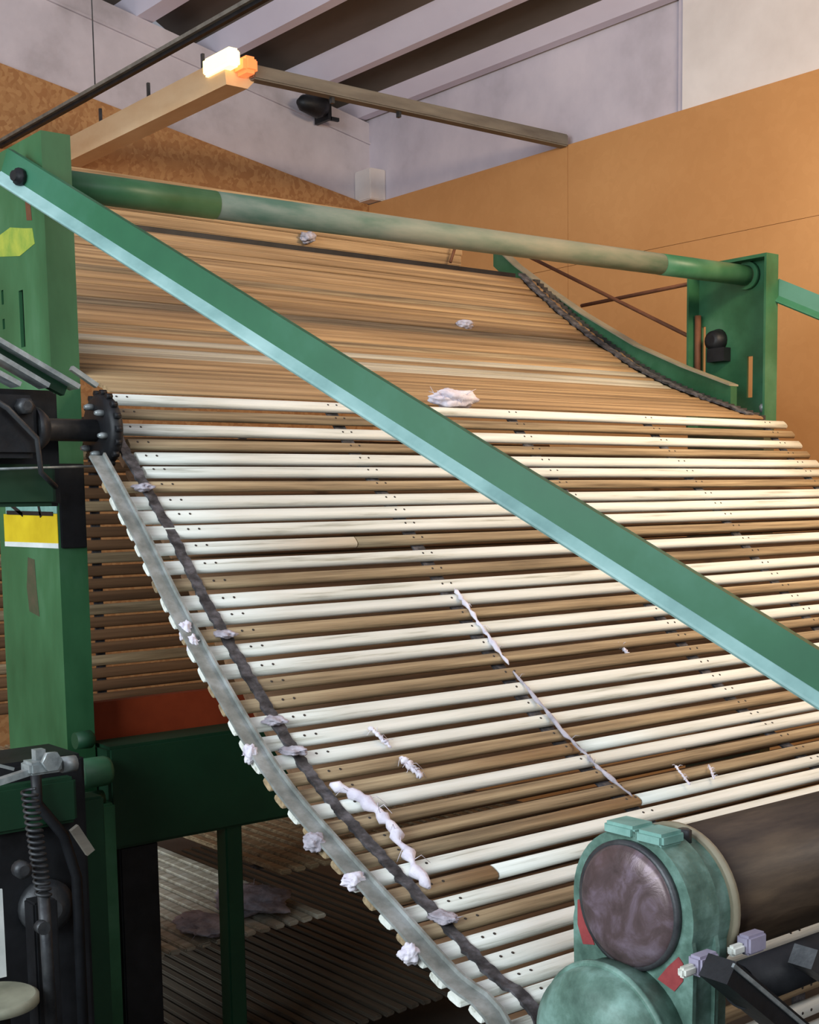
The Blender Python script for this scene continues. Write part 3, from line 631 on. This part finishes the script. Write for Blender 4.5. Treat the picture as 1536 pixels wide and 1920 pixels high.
bm = B(); tube(bm, [(0.895, 2.40, 0.0), (0.895, 2.40, 0.76)], 0.03, 16); obj('stem', bm, 'black', t)
bm = B(); box(bm, (0.86, 2.395, 0.815), (0.922, 2.400, 0.985)); tag(obj('label_plate', bm, 'white'), 'white upright plate at the left edge above the disc', 'plate')

# ------------------------------------------------------------------ lint
def fluff(name, loc, size, label, m='lint', seed=0, fibres=10, flat=1.0):
    rnd = random.Random(seed); bm = B()
    bmesh.ops.create_icosphere(bm, subdivisions=4, radius=1.0)
    ph = [Vector((rnd.uniform(-9, 9), rnd.uniform(-9, 9), rnd.uniform(-9, 9))) for _ in range(5)]
    from mathutils import noise
    for v in bm.verts:
        n = noise.noise(v.co*1.6+ph[0])*0.42+noise.noise(v.co*3.8+ph[1])*0.2+noise.noise(v.co*9+ph[2])*0.08
        v.co = v.co*(1+n)
        v.co = Vector((v.co.x*size[0], v.co.y*size[1], v.co.z*size[2]))
    for f in bm.faces: f.smooth = True
    for i in range(fibres):
        d = Vector((rnd.uniform(-1, 1), rnd.uniform(-1, 1), rnd.uniform(-.2, .4))).normalized(); p = Vector((d.x*size[0], d.y*size[1], d.z*size[2]))*0.8
        q = p+d*max(size)*rnd.uniform(.2, .45); md = (p+q)/2+Vector((rnd.uniform(-1, 1), rnd.uniform(-1, 1), rnd.uniform(-1, 1)))*max(size)*.15
        tube(bm, [p, md, q], [0.0012, 0.0009, 0.0005], 5)
    me = bpy.data.meshes.new(name); bm.to_mesh(me); bm.free(); me.materials.append(M[m])
    o = bpy.data.objects.new(name, me); COL.objects.link(o); o.location = loc
    return tag(o, label, 'lint', 'lint tufts caught on the machine')
def surf(path, d, x, off):
    p, tn = path.at(d); nrm = Vector((0, -tn.z, tn.y)) if tn.y > 0 else Vector((0, tn.z, -tn.y))
    return Vector((x, p.y, p.z))+nrm*off
fluff('lint_tuft', (2.40, 2.80, 1.975), (0.075, 0.028, 0.026), 'big white lint tuft lying in the gap behind the brace', seed=1)
def strip_lint(pts, r, label, seed, m='lint'):
    rnd = random.Random(seed); bm = B(); from mathutils import noise
    P = []; R_ = []
    n = 26
    for i in range(n+1):
        s = i/n*(len(pts)-1); k = min(int(s), len(pts)-2); p = Vector(pts[k]).lerp(Vector(pts[k+1]), s-k)
        P.append(p+Vector((rnd.uniform(-1, 1), rnd.uniform(-1, 1), rnd.uniform(-.4, .4)))*r*.35); R_.append(r*(0.35+0.8*rnd.random())*(1 if 0 < i < n else .3))
    tube(bm, P, R_, 10)
    for i in range(9):
        p = P[rnd.randrange(n)]; q = p+Vector((rnd.uniform(-1, 1), rnd.uniform(-1, .4), rnd.uniform(-.6, .8)))*r*3.5; tube(bm, [p, (p+q)/2+Vector((0, 0, r)), q], [0.0008, 0.0006, 0.0004], 5)
    return tag(obj('lint_strand', bm, m, origin=P[0]), label, 'lint', 'lint strands caught on the machine')
strip_lint([surf(FRONT, 1.13, 1.36, .018), surf(FRONT, 1.19, 1.395, .02), surf(FRONT, 1.26, 1.40, .02), surf(FRONT, 1.34, 1.385, .018), surf(FRONT, 1.43, 1.365, .014)], 0.012, 'long ragged white lint rope on the strap at lower left', 3)
strip_lint([surf(FRONT, .64, 1.985, .012), surf(FRONT, .72, 1.985, .012), surf(FRONT, .80, 1.985, .012), surf(FRONT, .88, 1.985, .012)], 0.006, 'thin white lint line along the second strap', 4)
strip_lint([surf(FRONT, .90, 1.985, .010), surf(FRONT, 1.1, 1.985, .012), surf(FRONT, 1.22, 1.98, .012), surf(FRONT, 1.32, 1.98, .012)], 0.005, 'mauve grey lint line lower on the second strap', 5, 'greylint')
strip_lint([surf(FRONT, 1.0, 1.53, .014), surf(FRONT, 1.06, 1.545, .014)], 0.005, 'short white lint strand upright across two brown slats', 6)
strip_lint([surf(FRONT, 1.09, 1.55, .014), surf(FRONT, 1.15, 1.56, .014)], 0.008, 'short thick lint strand below the upright one', 8)
strip_lint([surf(FRONT, .85, 2.38, -.002), surf(FRONT, .90, 2.38, -.002)], 0.005, 'small lint wisp between brown slats mid apron', 9)
strip_lint([surf(FRONT, 1.26, 2.17, .016), surf(FRONT, 1.33, 2.14, .02)], 0.003, 'fine fibre wisp above the gear housing', 10)
strip_lint([surf(FRONT, 1.28, 2.26, .016), surf(FRONT, 1.33, 2.22, .02)], 0.003, 'second fine wisp right of the housing clamp', 11)
for i, (d, x, sz) in enumerate(((.70, 1.262, (.012, .012, .02)), (.735, 1.262, (.01, .012, .018)), (1.02, 1.25, (.011, .012, .018)), (1.26, 1.245, (.018, .018, .016)), (1.37, 1.255, (.022, .016, .014)), (1.55, 1.24, (.016, .014, .016)))):
    fluff('lint_tuft', surf(FRONT, d, x, .01), sz, ('lint tuft hanging off the edge guide above the red plate', 'small lint tuft just under the one above the red plate', 'lint tuft on the edge guide beside the green beam',
          'grey lint tuft on the edge guide below the beam', 'lint tuft on the guide beside the long lint rope', 'lowest lint tuft on the edge guide')[i], 'lint' if i != 3 else 'greylint', 20+i, 6)
for i, (d, x) in enumerate(((.95, 1.335), (1.03, 1.335), (.30, 1.33), (.72, 1.34), (1.50, 1.345))):
    fluff('lint_tuft', surf(FRONT, d, x, .014), (.02, .03, .008), ('flat grey lint on the strap just above the tuft beside the green beam', 'flat grey lint on the strap beside the green beam', 'flat grey lint at the top of the strap',
          'flat grey lint on the strap level with the red plate', 'flat grey lint on the strap below the lint rope')[i], 'greylint', 40+i, 4)
fluff('lint_tuft', surf(UP, 0.82, 3.17, .01), (.035, .03, .015), 'pale lint on the upper apron near its right side', seed=50, fibres=4)
fluff('lint_tuft', surf(UP, 1.40, 2.83, .0), (.03, .02, .02), 'pale lint at the top end of the upper apron', 'greylint', 51, 4)
fluff('lint_tuft', (2.02, 3.3, 0.535), (.10, .12, .03), 'grey lint heap on the low cream apron', 'greylint', 52, 8)
fluff('lint_tuft', (1.80, 3.2, 0.53), (.07, .10, .02), 'smaller grey lint heap nearer the black upright', 'greylint', 53, 6)
